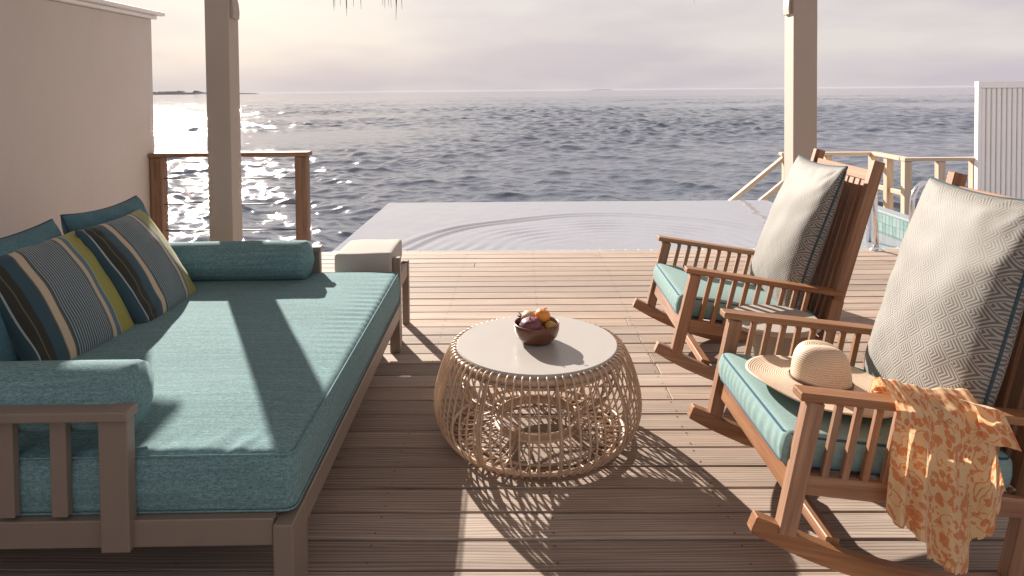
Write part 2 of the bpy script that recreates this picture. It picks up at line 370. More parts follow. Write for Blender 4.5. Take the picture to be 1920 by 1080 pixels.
# straw
t = NT('straw'); tc_ = t.n('ShaderNodeTexCoord'); sx = t.n('ShaderNodeSeparateXYZ'); t.l(tc_.outputs['UV'], sx.inputs[0])
rg = t.math('SINE', t.math('MULTIPLY', sx.outputs[1], 2 * PI / .0065)); br = t.noise(t.coords((260, 60, 1), kind='UV'), 1, 2)
k = t.math('MULTIPLY_ADD', rg, .5, .5); c = t.mix(k, (.53, .39, .28), (.76, .61, .47)); c = t.mix(t.ramp(br, [(.35, .3), (.6, 0.0)]), c, (.40, .26, .15))
t.col(c); t.set(Roughness=.6); t.bump(k, .6, .0015); M_straw = t.m
t = NT('leather_band'); t.col((.10, .040, .018)); t.set(Roughness=.4); M_band = t.m

def mat_fruit(name, a, b, sc=14, rough=.35, bump=.15, bs=180):
    t = NT(name); n = t.noise(t.coords((1, 1, 1)), sc, 4, .6); t.col(t.mix(t.ramp(n, [(.35, 0.0), (.65, 1.0)]), a, b)); t.set(Roughness=rough)
    t.bump(t.noise(t.coords((1, 1, 1)), bs, 2), bump, .001); return t.m
M_orange = mat_fruit('orange_peel', (.72, .22, .03), (.80, .32, .05), 9, .4, .4, 420)
M_plum = mat_fruit('purple_rind', (.11, .025, .045), (.22, .07, .09), 16, .45)
M_pom = mat_fruit('pale_rind', (.48, .27, .15), (.62, .40, .24), 20, .5)
M_crown = mat_fruit('dark_calyx', (.045, .015, .010), (.10, .03, .02), 60, .6)
M_red = mat_fruit('red_fruit', (.60, .05, .06), (.75, .16, .12), 25, .3)
M_green = mat_fruit('green_stem', (.16, .13, .05), (.22, .18, .07), 30, .7)
M_lime = mat_fruit('yellow_green_rind', (.45, .24, .05), (.52, .34, .08), 12, .45)

# sea
t = NT('sea_water'); g = t.n('ShaderNodeNewGeometry'); P_ = g.outputs['Position']
mpa = t.n('ShaderNodeMapping'); mpa.inputs['Scale'].default_value = (2.2, 3.6, 1); mpa.inputs['Rotation'].default_value = (0, 0, .25); t.l(P_, mpa.inputs[0])
mpb = t.n('ShaderNodeMapping'); mpb.inputs['Scale'].default_value = (.30, .62, 1); mpb.inputs['Rotation'].default_value = (0, 0, .2); t.l(P_, mpb.inputs[0])
n1 = t.noise(mpa.outputs[0], 1, 4, .6, .4); n2 = t.noise(mpb.outputs[0], 1, 3, .6, .3)
b1 = t.n('ShaderNodeBump'); b1.inputs['Strength'].default_value = .6; b1.inputs['Distance'].default_value = .06; t.l(n1, b1.inputs['Height'])
b2 = t.n('ShaderNodeBump'); b2.inputs['Strength'].default_value = .15; b2.inputs['Distance'].default_value = .5; t.l(n2, b2.inputs['Height']); t.l(b1.outputs[0], b2.inputs['Normal'])
t.l(b2.outputs[0], t.b.inputs['Normal']); t.col((.075, .092, .128)); t.set(Roughness=.05, IOR=1.36); M_sea = t.m
# pool water
t = NT('pool_water'); n1 = t.noise(t.coords((5, 9, 1)), 1, 3, .5, .5)
t.col((.30, .305, .345)); t.set(Roughness=.03, IOR=1.33); t.b.inputs['Specular IOR Level'].default_value = .75; t.bump(n1, .12, .01); M_pool = t.m
t = NT('pool_tile'); oi = t.n('ShaderNodeObjectInfo'); n = t.noise(t.coords((20, 20, 20)), 1, 2)
rc = t.ramp(oi.outputs['Random'], [(0.0, (.12, .22, .21)), (.35, (.18, .31, .28)), (.6, (.25, .33, .33)), (1.0, (.15, .28, .27))])
t.col(t.mix(t.math('MULTIPLY', n, .4), rc, (.40, .50, .48))); t.set(Roughness=.18); M_tile = t.m
M_grout = mat_paint('pale_grout', (.62, .66, .65), .7)
M_cope = mat_paint('pale_coping', (.30, .35, .37), .3)
M_isl = mat_paint('island_green', (.10, .10, .09), 1.0)
M_sand = mat_paint('island_sand', (.5, .45, .38), 1.0)

# ------------------------------------------------------------------ sea
SEA_Z = -2.5
def build_sea():
    cols = 540; r = np.concatenate([np.geomspace(1.5, 10, 50)[:-1], np.geomspace(10, 420, 1280)[:-1], np.geomspace(420, 12000, 240)]); rows = len(r); a = np.linspace(R(-55), R(55), cols)
    RR, AA = np.meshgrid(r, a, indexing='ij'); X = RR * np.sin(AA); Y = RR * np.cos(AA) + 1.0
    Z = np.zeros_like(X); DX = np.zeros_like(X); DY = np.zeros_like(X)
    dr = np.maximum(np.gradient(r)[:, None] * np.ones_like(RR), RR * R(110) / cols); rs = np.random.RandomState(3); n = 120; lam = np.exp(np.linspace(math.log(.35), math.log(7.5), n))
    env = .75 + .35 * (wob(X, Y, .09, 11, 6))
    for i in range(n):
        L = lam[i] * (1 + .06 * rs.randn()); th = R(-108) + rs.randn() * R(48); kk = 2 * PI / L; kx, ky = kk * math.cos(th), kk * math.sin(th)
        sl = .060 if L < 1.6 else .060 * (1.6 / L) ** .72
        att = np.clip((L / dr - 2.2) / 2.5, 0, 1); A = sl * L / (2 * PI) * att * env
        ph = kx * X + ky * Y + rs.rand() * 6.28; Z += A * np.cos(ph); DX -= .85 * A * math.cos(th) * np.sin(ph); DY -= .85 * A * math.sin(th) * np.sin(ph)
    vs = np.stack([X + DX, Y + DY, Z], -1).reshape(-1, 3)
    me = bpy.data.meshes.new('sea'); nv = rows * cols; me.vertices.add(nv); me.vertices.foreach_set('co', vs.ravel())
    i = np.arange(rows - 1)[:, None] * cols + np.arange(cols - 1)[None, :]
    q = np.stack([i, i + cols, i + cols + 1, i + 1], -1).reshape(-1, 4); q = q[:, ::-1]
    nq = len(q); me.loops.add(nq * 4); me.loops.foreach_set('vertex_index', q.ravel()); me.polygons.add(nq)
    me.polygons.foreach_set('loop_start', np.arange(nq) * 4); me.polygons.foreach_set('use_smooth', np.ones(nq, bool))
    me.update(calc_edges=True); me.validate()
    if me.polygons[0].normal.z < 0: me.flip_normals()
    o = link('sea', me, None, M_sea); o.location = (0, 0, SEA_Z); tag(o, kind='structure')
build_sea()
# islands on the horizon
def island(x, y, L, H, seed, trees=True):
    rs = np.random.RandomState(seed); n = 90; vs = []; fs = []
    for i in range(n + 1):
        u = i / n; h = H * (math.sin(PI * u) ** .35) * (.55 + .45 * rs.rand() + (.35 if trees and rs.rand() > .8 else 0)); w = 60 * math.sin(PI * u) + 4
        for (dy, z) in ((-w, -2), (-w * .8, .6), (-w * .5, h), (w * .5, h * .9), (w, -2)): vs.append(((u - .5) * L, dy, z))
    for i in range(n):
        for k in range(4): a = i * 5 + k; fs.append((a, a + 5, a + 6, a + 1))
    o = link('island', mesh(vs, fs, M_isl), None); o.location = (x, y, SEA_Z); return tag(o, kind='structure')
island(-1560, 2950, 560, 15, 2); island(-1330, 2950, 380, 6, 5); island(1150, 9600, 330, 12, 8, False)

# ------------------------------------------------------------------ deck
deck = tag(empty('deck'), kind='structure')
PITCH = .1445; Y0 = 6.235
joints = {15: .70, 17: .71, 13: .67, 18: .72, 20: .715, 24: 2.9, 9: -1.6, 28: -2.4, 5: 2.1, 3: -.4}
for i in range(52):
    y1 = Y0 - i * PITCH; y0 = y1 - PITCH + .0105; dz = random.uniform(-.0015, .0015)
    xs = [-2.955, 5.6]
    j = joints.get(i); 
    if j is None: j = random.choice([None, random.uniform(-3, -1.2), random.uniform(3.2, 5)])
    if j is not None: xs = [-2.955, j, 5.6]
    for a, b in zip(xs[:-1], xs[1:]):
        bar('plank', deck, M_deck, (a + .0015, (y0 + y1) / 2, -.014 + dz), (b - .0015, (y0 + y1) / 2, -.014 + dz), y1 - y0, .028, bev=.0025)
box('gap_shade_sheet', deck, M_black, (-2.955, Y0 - 52 * PITCH, -.12), (5.6, Y0 - .02, -.085), 0)  # added dark sheet, its colour stands in for shade under the plank gaps
vs = []; fs = []
for i in range(52):
    yc = Y0 - (i + .5) * PITCH + .005
    for jx in (-2.9, -2.3, -1.7, -1.1, -.5, .1, .7, 1.3, 1.9, 2.5, 3.1, 3.7, 4.3):
        for dy in (-.042, .042):
            b = len(vs); cx = jx + random.uniform(-.006, .006); cy = yc + dy + random.uniform(-.004, .004)
            vs += [(cx + .0042 * math.cos(k * PI / 3), cy + .0042 * math.sin(k * PI / 3), .0022) for k in range(6)]; fs.append(list(range(b, b + 6)))
sh = link('screw_heads', mesh(vs, fs, M_dcable), deck); sh['kind'] = 'stuff'
for i in range(6): box('joist', deck, M_black, (-3.3 + i * 1.7, -1.0, -.32), (-3.22 + i * 1.7, Y0 - .03, -.125), 0)

# ------------------------------------------------------------------ pool
PX0, PX1, PY0, PY1 = -1.775, 3.70, 6.275, 9.07
def build_pool():
    nx, ny = 420, 230; x = np.linspace(PX0 + .0, PX1, nx); y = np.linspace(PY0, PY1, ny); X, Y = np.meshgrid(x, y, indexing='ij')
    d = np.hypot(X - .85, (Y - 6.05)); th = np.arctan2(Y - 6.05, X - .85)
    d2 = d + .05 * np.sin(3 * th + 1) + .03 * np.sin(7 * th)
    amp = .8 + .35 * np.sin(2.3 * th + 2); ring = np.exp(-((d2 - 2.0) / .12) ** 2) * .0125 * amp * np.sin(2 * PI * d2 / .19) + np.exp(-((d2 - 1.35) / .42) ** 2) * .0034 * np.sin(2 * PI * d2 / .15 + 1.5 * np.sin(5 * th)) * (.7 + .5 * np.sin(9 * th))
    Z = ring + .0006 * wob(X, Y, 14, 4) + .0012 * wob(X, Y * 1.6, 4, 9)
    edge = np.clip(np.minimum(np.minimum(X - PX0, PX1 - X), np.minimum(Y - PY0, PY1 - Y)) / .06, 0, 1); Z *= edge
    vs = np.stack([X, Y, Z - .012], -1).reshape(-1, 3); fs = []
    keep = lambda i, j: not (x[i] > 3.28 and y[j] > 8.45)
    for i in range(nx - 1):
        for j in range(ny - 1):
            if keep(i, j): a = i * ny + j; fs.append((a, a + ny, a + ny + 1, a + 1))
    o = link('pool_water', mesh(vs, fs, M_pool, True), None); tag(o, kind='structure')
build_pool()
pool = tag(empty('pool_basin', (0, 0, 0)), kind='structure')
box('basin_wall', pool, M_cope, (PX0 - .02, PY0 - .02, -1.7), (PX0 + .03, PY1 + .02, -.022), .004)
box('basin_wall', pool, M_cope, (PX0 + .031, PY1 - .03, -1.7), (3.28, PY1 + .02, -.022), .004)
box('basin_wall', pool, M_cope, (3.281, 8.42, -1.7), (PX1, 8.47, -.022), .004)
box('basin_floor', pool, M_cope, (PX0 + .04, PY0 - .01, -1.3), (PX1 - .01, 8.4, -1.2), 0)
# near edge: a course of small pale tiles flush with the deck
for i in range(46):
    xa = PX0 + i * .119
    box('edge_tile', pool, M_cope, (xa + .002, Y0 + .006, -.02), (xa + .117, PY0 + .012, -.003), .002)
# side wall with tile courses
pw = tag(empty('pool_side_wall', (3.71, 7.3, 0)), 'raised pool side wall clad in sea green tiles behind the steel ladder', 'pool wall')
box('wall_core', pw, M_grout, (.004, -1.04, -1.2), (.125, 1.15, .185), 0)
box('coping', pw, M_cope, (-.008, -1.05, .187), (.135, 1.16, .212), .004)
tm = boxmesh(.062, .008, .092, .0015, M_tile)
for row in range(3):
    for i in range(34):
        M = Matrix.Translation((0.0, -1.01 + i * .0645, .138 - row * .0955)) @ Matrix.Rotation(PI / 2, 4, 'Z'); link('tile', tm, pw, None, M)
# small step ledge
box('ledge', pw, M_cope, (-.16, -1.03, -.09), (-.006, 1.1, -.035), .004)

# ------------------------------------------------------------------ partition wall on the left
wl = tag(empty('partition_wall', (-2.972, 5.45, 0)), 'tall plain cream partition wall with a moulded cap behind the daybed', 'wall')
box('wall_panel', wl, M_wall, (-.2, -7.8, -1.2), (0, 0, 2.083), .006, 2)
box('cap_moulding', wl, M_white, (-.23, -7.8, 2.085), (.031, .031, 2.113), .006, 2)
box('cap_moulding', wl, M_white, (-.25, -7.8, 2.115), (.075, .075, 2.144), .006, 2)

# ------------------------------------------------------------------ columns, roof
def column(x, y, label, s):
    o = tag(empty('column', (x, y, 0)), label, 'column', 'columns carrying the terrace roof')
    box('shaft', o, M_col, (-.08, -.08, .0), (.08, .08, 2.74), .004, 2)
    pts = [(s * .0805, 1.985), (s * .1, 1.985), (s * .103, 2.03), (s * .098, 2.09), (s * .088, 2.13), (s * .0805, 2.15)]
    link('bracket', prism(pts if s > 0 else pts[::-1], -.05, .05, M_col, .002), o)
    return o
column(-2.018, 4.58, 'cream square column beside the striped cushions, bracket on its right side', 1)
column(1.925, 4.68, 'cream square column behind the far rocking chair, sunlit on its left side', -1)
rf = tag(empty('terrace_roof', (0, 4.7, 2.74)), 'thatched terrace roof overhead with loose palm strands hanging into view', 'roof')
box('beam', rf, M_col, (-4.3, -.08, .002), (4.3, .08, .2), .004)
for i in range(9): bar('rafter', rf, M_teak, (-4 + i, -5.6, 1.75), (-4 + i, .42, -.02 + .26), .06, .12)
link('ceiling', mesh([(-4.4, -5.6, 1.85), (4.4, -5.6, 1.85), (4.4, .45, .30), (-4.4, .45, .30), (-4.4, -5.6, 2.15), (4.4, -5.6, 2.15), (4.4, .48, .45), (-4.4, .48, .45)],
     [(3, 2, 1, 0), (4, 5, 6, 7), (0, 1, 5, 4), (2, 3, 7, 6), (1, 2, 6, 5), (3, 0, 4, 7)], M_wall), rf)
# eave fringe
vs = []; fs = []
def strand(x, y, z0, L, w, bend):
    n = 5; b = len(vs)
    for i in range(n + 1):
        u = i / n; ww = w * (1 - u) ** .6 + .0006; px = x + bend * u * u; py = y + .03 * u * random.uniform(-.2, 1)
        a = random.uniform(-.3, .3); vs.append((px - ww, py, z0 - L * u)); vs.append((px + ww, py + .002, z0 - L * u))
    for i in range(n): fs.append((b + 2 * i, b + 2 * i + 1, b + 2 * i + 3, b + 2 * i + 2))
for i in range(2600):
    x = random.uniform(-4.4, 4.4); strand(x, .42 + random.uniform(-.12, .06), random.uniform(.2, .42), random.uniform(.2, .5) , random.uniform(.002, .005), random.uniform(-.04, .04))
fr = link('thatch_fringe', mesh(vs, fs, M_thatch), rf); fr['kind'] = 'stuff'
for (x, z) in ((-1.41, 2.10), (-1.385, 2.125), (-1.36, 2.135), (-1.325, 2.055), (-1.32, 2.11), (-1.245, 2.125), (-1.215, 2.105), (-1.03, 2.13), (-1.005, 2.125), (-.925, 2.02), (-.935, 2.11), (-.965, 2.12), (-1.01, 2.11), (1.30, 2.12), (-.90, 2.10)):
    vs = []; fs = []; L = 2.74 + .25 - z; strand(x + random.uniform(-.01, .01), .40, .25, L, .008, random.uniform(-.02, .02)); link('palm_strand', mesh(vs, fs, M_thatch), rf)
for x in (-3.0, 3.0): box('rear_post', rf, M_col, (x - .08, -5.5, -2.74), (x + .08, -5.34, 1.78), .004)

# ------------------------------------------------------------------ left railing
rl = tag(empty('cable_railing', (-2.965, 5.40, 0)), 'brown wooden railing with thin steel cables left of the pool', 'railing')
box('post', rl, M_rail, (.005, -.048, 0), (.095, .048, .973), .004)
box('post', rl, M_rail, (1.164, -.048, 0), (1.256, .048, .973), .004)
box('handrail', rl, M_rail, (-.0, -.066, .975), (1.273, .066, 1.010), .005)
for z in (.802, .592, .382, .17): tubeobj('cable', rl, M_dcable, [(.09, 0, z), (.45, 0, z - .003), (.85, 0, z - .003), (1.168, 0, z)], .0048, 6)

# ------------------------------------------------------------------ right landing, railing, stairs, ladder, screen
ld = tag(empty('landing', (0, 0, 0)), kind='structure')
for i in range(9): bar('plank', ld, M_railp, (3.95, 8.62 + i * .1, -.42), (7.9, 8.62 + i * .1, -.42), .094, .03)
for x in (4.0, 5.5, 7.0): box('pile', ld, M_railp, (x, 8.7, -3.0), (x + .16, 8.86, -.45), .004); box('pile', ld, M_railp, (x, 9.2, -3.0), (x + .16, 9.36, -.45), .004)
rr_ = tag(empty('landing_railing', (4.87, 8.59, -.40)), 'pale wooden railing with an angled corner beyond the pool ladder', 'railing')
zt = .95
def post(x, y, w=.095, z1=zt): return box('post', rr_, M_railp, (x - w / 2, y - w / 2, -.5), (x + w / 2, y + w / 2, z1 - .002), .004)
post(0, 0); post(0, .42, .09); post(0, .81); post(.42, 0, .09); post(.85, 0); post(-.62, .81, .09)
bar('handrail', rr_, M_railp, (-.055, 0, zt + .022), (.88, 0, zt + .022), .12, .042)
bar('handrail', rr_, M_railp, (0, .062, zt + .022), (0, .748, zt + .022), .12, .042)
bar('handrail', rr_, M_railp, (.055, .81, zt + .022), (-1.28, .81, zt + .022), .12, .042)
bar('mid_rail', rr_, M_railp, (0, .05, zt - .42), (0, .76, zt - .42), .04, .06)
bar('mid_rail', rr_, M_railp, (-.05, .81, zt - .42), (-1.2, .81, zt - .42), .04, .06)
sr = tag(empty('stair_railing', (3.62, 9.42, .5)), 'pale sloping handrails of the stair going down into the sea', 'stair rail')
dx, dz = -1.75, -1.44
bar('handrail', sr, M_railp, (.03, 0, .02), (dx, 0, dz), .09, .05)
bar('lower_rail', sr, M_railp, (.10, 0, -.27), (dx + .1, 0, dz - .27), .06, .07)
bar('lower_rail', sr, M_railp, (.10, .9, -.32), (dx + .1, .9, dz - .32), .06, .05)
bar('post', sr, M_railp, (.06, 0, .0), (.06, 0, -1.0), .09, .09, up=(1, 0, 0))
ls = tag(empty('pool_ladder', (3.4, 6.2, 0)), 'polished steel pool ladder rail arching over the tiled wall', 'pool ladder')
def ladder_rail(x, x2):
    pts = [(x, -.02, 0), (x, -.02, .30)]
    for i in range(11): a = PI * i / 10; pts.append((x + (x2 - x) * (1 - math.cos(a)) / 2, -.02 + .10 * (1 - math.cos(a)) / 2, .40 + .2 * math.sin(a)))
    pts += [(x2, .08, .2), (x2, .08, -.6)]
    return pts
tubeobj('rail', ls, M_chrome, ladder_rail(.155, .43), .024, 12)
tubeobj('rail', ls, M_chrome, [(-.17, -.03, 0.0), (-.185, -.03, .3), (-.195, -.03, .52), (-.16, .02, .60), (-.10, .12, .62), (-.05, .25, .58), (-.03, .36, .4), (-.03, .4, -.6)], .024, 12)
v, f = lathe([(.026, .03), (.05, .012), (.055, 0)], 20)
for x in (.155, -.17): fo = link('foot_collar', mesh(v, f, M_chrome, True), ls); fo.location = (x, -.025, .001)
v, f = lathe([(.02, -.003), (.02, .0)], 12, cap1=True)
sc = tag(empty('privacy_screen', (5.72, 8.50, -.4)), 'white fluted privacy screen standing at the right edge beyond the pool', 'screen')
box('frame_post', sc, M_white, (-.04, -.03, 0), (.0, .04, 1.868), .003)
box('top_rail', sc, M_white, (-.04, -.035, 1.87), (2.2, .045, 1.945), .003)
box('backing', sc, M_white, (.002, .012, 0), (2.2, .03, 1.865), 0)
for i in range(34):
    b = box('batten', sc, M_white, (.008 + i * .064, -.022, 0), (.008 + i * .064 + .050, .010, 1.86), .008)
for i in range(17):
    v, f = lathe([(.009, .0), (.006, .004)], 8, cap1=True); k = link('screw', mesh(v, f, M_black), sc); k.location = (.056 + i * .128, .009, 1.02); k.rotation_euler = (PI / 2, 0, 0)

# ------------------------------------------------------------------ daybed
db = empty('daybed', (-.65, 1.86, 0), R(1.35)); tag(db, 'wide outdoor daybed with a teal mattress on a taupe slatted frame', 'daybed')
BW = 1.50; BL = 2.01
for (x, y) in ((-.057, 0), (-.057, BL - .07), (-BW, 0), (-BW, BL - .07)): box('leg', db, M_taupe, (x, y, 0), (x + .057, y + (.14 if y == 0 else .07), .268), .004, 2)
box('rail', db, M_taupe, (-.035, .141, .19), (-.001, BL - .071, .268), .003)
box('rail', db, M_taupe, (-BW, .141, .20), (-BW + .035, BL - .071, .284), .003)
box('rail', db, M_taupe, (-BW + .058, .008, .205), (-.059, .042, .283), .003)
box('rail', db, M_taupe, (-BW + .058, BL - .04, .205), (-.059, BL - .008, .295), .003)
for i in range(12): box('platform_slat', db, M_taupe, (-BW + .04, .15 + i * .145, .262), (-.04, .24 + i * .145, .28), .002)
def arm(y, s):
    yo = y if s > 0 else y
    box('arm_post', db, M_taupe, (-.53, y - .012, .204), (-.45, y + .030, .580), .003, 2)
    box('arm_post', db, M_taupe, (-BW, y - .012, .296), (-BW + .07, y + .030, .580), .003, 2)
    box('arm_rail', db, M_taupe, (-BW - .01, y - .03, .582), (-.440, y + .032, .610), .004, 2)
    for k in range(5):
        x = -.675 - k * .1475
        box('arm_slat', db, M_taupe, (x, y + .004, .297), (x + .045, y + .03, .581), .002)
arm(.0, 1); arm(BL - .045, 1)
box('back_rail', db, M_taupe, (-BW - .02, .062, .70), (-BW + .03, BL - .062, .735), .004)
box('back_post', db, M_taupe, (-BW - .005, -.01, .619), (-BW + .05, .05, .70), .003); box('back_post', db, M_taupe, (-BW - .005, BL - .05, .619), (-BW + .05, BL + .01, .70), .003)
for k in range(11): box('back_slat', db, M_taupe, (-BW, .16 + k * .165, .285), (-BW + .022, .21 + k * .165, .699), .002)
# mattress
MX0, MX1, MY0, MY1 = -BW + .03, -.004, .035, BL - .03
def mdisp(co):
    x, y, z = co[:, 0], co[:, 1], co[:, 2]; lx = (MX1 - MX0) / 2; ly = (MY1 - MY0) / 2; H_ = .180
    top = np.clip((z - H_ * .6) / (H_ * .35), 0, 1)
    crown = .010 * (1 - (x / lx) ** 4) * (1 - (y / ly) ** 4)
    e = np.clip((lx - x) / .26, 0, 1); ed = np.exp(-((e - .35) / .38) ** 2)
    # sewing gathers running in from the long open edge, stronger towards the far half
    wv = np.sin(y * 92 + 6 * np.sin(y * 3.1) + 2.2 * wob(x, y, 5, 3)) * (.35 + .65 * np.clip(.5 + wob(x, y, 3.2, 21, 6), 0, 1))
    wr = .0021 * wv * ed * (.35 + .65 * np.clip((y + .4) / 1.0, 0, 1))
    e2 = np.exp(-((y + ly - .05) / .07) ** 2) * .003 * wob(x * 3, y, 30, 8)
    z2 = z + top * (crown + wr + e2 + .0022 * wob(x, y, 9, 2))
    seam = (np.abs(z - H_) < .03) & ((np.abs(x) > lx - .03) | (np.abs(y) > ly - .03))
    side = np.clip(1 - np.abs(z - H_ * .5) / (H_ * .5), 0, 1)
    ox = np.sign(x) * (.006 * side + .0025 * wob(y, z, 22, 5) * side) * (np.abs(x) > lx - .01)
    oy = np.sign(y) * (.006 * side + .003 * wob(x, z, 18, 6) * side) * (np.abs(y) > ly - .01)
    out = co.copy(); out[:, 0] = x + ox; out[:, 1] = y + oy; out[:, 2] = z2; return out
mt = link('mattress', cushion(MX1 - MX0, MY1 - MY0, .180, .034, M_teal, (110, 300, 14), mdisp), db, None, Matrix.Translation(((MX0 + MX1) / 2, (MY0 + MY1) / 2, .276)))
def seam_loop(lx, ly, r, z, pr=.0028, n=6):
    pts = []
    for cx, cy, a0 in ((lx - r, ly - r, 0), (-lx + r, ly - r, 90), (-lx + r, -ly + r, 180), (lx - r, -ly + r, 270)):
        for k in range(n + 1): a = R(a0 + 90 * k / n); pts.append((cx + r * math.cos(a), cy + r * math.sin(a), z))
    return pts
lx = (MX1 - MX0) / 2; ly = (MY1 - MY0) / 2
for z in (.174, .012):
    s_ = tubeobj('seam', mt, M_teal, seam_loop(lx - .002, ly - .002, .03, z), .0032, 6, True)

def world_of(parent_M, p): return parent_M @ Vector(p)
DBM = Matrix.Translation((-.65, 1.86, 0)) @ Matrix.Rotation(R(1.35), 4, 'Z')
# bolsters
def bolster(loc, L, r, label, rz):
    N = 40; nx = 44; vs = []; fs = []
    for i in range(nx + 1):
        u = i / nx; x = -L / 2 + L * u; e = min(u, 1 - u) * L; rr = r * (math.sqrt(max(0, 1 - (1 - e / .05) ** 2)) * .35 + .65 if e < .05 else 1) if e > 0 else r * .0
        if e <= 1e-6: rr = r * .02
        for k in range(N):
            a = 2 * PI * k / N; gath = 0.006 * math.sin(a * 9 + i) * math.exp(-(e / .03) ** 2) if e > 0.002 else 0
            q = rr * (1 + .012 * math.sin(3 * a + 5 * u)) + gath; zz = q * math.sin(a)
            if zz < -r * .88: zz = -r * .88
            vs.append((x + (.012 if u > .5 else -.012) * (1 if e < .002 else 0), q * math.cos(a), zz))
    for i in range(nx):
        for k in range(N): fs.append((i * N + k, (i + 1) * N + k, (i + 1) * N + (k + 1) % N, i * N + (k + 1) % N))
    fs.append(list(range(N))); fs.append([nx * N + k for k in range(N)][::-1])
    o = link('bolster', mesh(vs, fs, M_teal, True), None); o.location = loc; o.rotation_euler = (0, 0, rz); tag(o, label, 'bolster', 'bolsters on the daybed')
    for s in (-1, 1):
        ring = [(s * (L / 2 - .012), (r * .80) * math.cos(2 * PI * k / 40), (r * .80) * math.sin(2 * PI * k / 40)) for k in range(40)]
    return o
bolster((-1.607, 1.957, .592), .98, .098, 'teal bolster cushion on the near arm of the daybed, lit at its tip', R(1.35))
bolster((-1.64, 3.70, .555), .96, .108, 'teal bolster cushion lying along the far arm of the daybed', R(1.35))
# back cushions
def throw(name, o, xdir, ydir, w, h, T, mat, label, cat, group, seed=1, pinch=.05, wr=.004, pipe=None, sag=0, pr=.005, n=34):
    me, rim = pillow(w, h, T, mat, n=n, pinch=pinch, seed=seed, wr=wr, sag=sag)
    ob = link(name, me, None, None, axes(o, xdir, ydir)); tag(ob, label, cat, group)
    if pipe: tubeobj('piping', ob, pipe, rim, pr, 6, True)
    return ob
G = 'teal back cushions on the daybed'
throw('back_cushion', (-2.03, 3.39, .655), (0.035, 1, 0), (-.36, 0, 1), .58, .57, .25, M_teald, 'dark teal back cushion farthest along the daybed, behind the striped pillow', 'cushion', G, 3, .085, .007, M_piped)
throw('back_cushion', (-2.02, 2.67, .655), (0.03, 1, 0), (-.36, 0, 1), .64, .57, .25, M_teald, 'dark teal back cushion in the middle of the row, behind the nearer striped pillow', 'cushion', G, 4, .085, .007, M_piped)
throw('back_cushion', (-1.97, 2.06, .655), (0.03, 1, 0), (-.36, 0, 1), .60, .58, .19, M_teald, 'dark teal back cushion at the near end beside the near bolster', 'cushion', G, 5, .11, .006, M_piped)
G = 'striped pillows on the daybed'
throw('striped_pillow', (-1.83, 3.215, .655), (-.05, 1, .0), (-.27, 0, .42), .55, .545, .17, M_stripe, 'farther navy, sand and olive striped pillow, touching the far bolster', 'pillow', G, 6, .05, .004)
throw('striped_pillow', (-1.885, 2.71, .645), (.10, 1, .0), (-.27, 0.02, .42), .55, .545, .17, M_stripe, 'nearer navy, sand and olive striped pillow, partly cut by the photo edge', 'pillow', G, 8, .05, .004)

# ------------------------------------------------------------------ stool behind daybed
st = tag(empty('bench_stool', (-1.11, 3.94, 0), R(1.0)), 'low taupe stool with a thick cream seat pad behind the daybed corner', 'stool')
for x, y in ((0, .0), (.352, .0), (0, .32), (.352, .32)): box('leg', st, M_taupe, (x, y, 0), (x + .042, y + .045, .405 if (x == 0 or y > 0) else .505), .003)
for y in (.006, .33): box('apron', st, M_taupe, (.052, y, .31), (.350, y + .03, .395), .003)
for x in (.006, .358): box('apron', st, M_taupe, (x, .052, .31), (x + .03, .318, .395), .003)
link('seat_pad', cushion(.342, .39, .125, .022, M_cream, (20, 20, 8), lambda c: c + np.stack([0 * c[:, 0], 0 * c[:, 0], .004 * wob(c[:, 0], c[:, 1], 14, 3) * (c[:, 2] > .08)], -1)), st, None, Matrix.Translation((.178, .185, .412)))

# ------------------------------------------------------------------ coffee table
ct = tag(empty('coffee_table', (.062, 2.89, 0)), 'round rattan cage coffee table with a smooth cream top', 'coffee table')
v, f = lathe([(.0005, .362), (.336, .362), (.3455, .368), (.3455, .396), (.341, .401), (.0005, .401)], 96); link('tabletop', mesh(v, f, M_top), ct)
def ring(name, r, z, rad, n=96, wv=0):
    return tubeobj(name, ct, M_rattan, [(r * math.cos(2 * PI * k / n) * (1 + wv * math.sin(12 * 2 * PI * k / n)), r * math.sin(2 * PI * k / n), z) for k in range(n)], rad, 8, True)
ring('top_ring', .352, .372, .0135); ring('top_ring', .340, .345, .009)
ring('base_ring', .372, .030, .008); ring('base_ring', .335, .012, .0085); ring('base_ring', .275, .012, .006)
ring('inner_ring', .318, .225, .0055); ring('inner_ring', .178, .055, .0075); ring('inner_ring', .178, .082, .006)
v, f = lathe([(.172, .055), (.172, .078), (.177, .078), (.177, .055), (.172, .055)], 72); link('inner_band', mesh(v, f, M_rattan), ct)
def spl(keys, n=4):
    out = []; K = [Vector(k) for k in keys]
    for i in range(len(K) - 1):
        p0 = K[max(i - 1, 0)]; p1 = K[i]; p2 = K[i + 1]; p3 = K[min(i + 2, len(K) - 1)]
        for j in range(n):
            t_ = j / n; out.append(.5 * ((2 * p1) + (-p0 + p2) * t_ + (2 * p0 - 5 * p1 + 4 * p2 - p3) * t_ * t_ + (-p0 + 3 * p1 - 3 * p2 + p3) * t_ ** 3))
    out.append(K[-1]); return out
def cyl(lst): return [Vector((r * math.cos(a), r * math.sin(a), z)) for (r, a, z) in lst]
d = 2 * PI / 72
def cane(name, keys, rad, count, step, off=0.0, jit=.012, n=3, sides=6):
    v, f = tube(spl(cyl(keys), n), rad, sides); me = mesh(v, f, M_rattan, True)
    for k in range(count): link(name, me, ct, None, Matrix.Rotation(k * step + off + random.uniform(-jit, jit), 4, 'Z'))
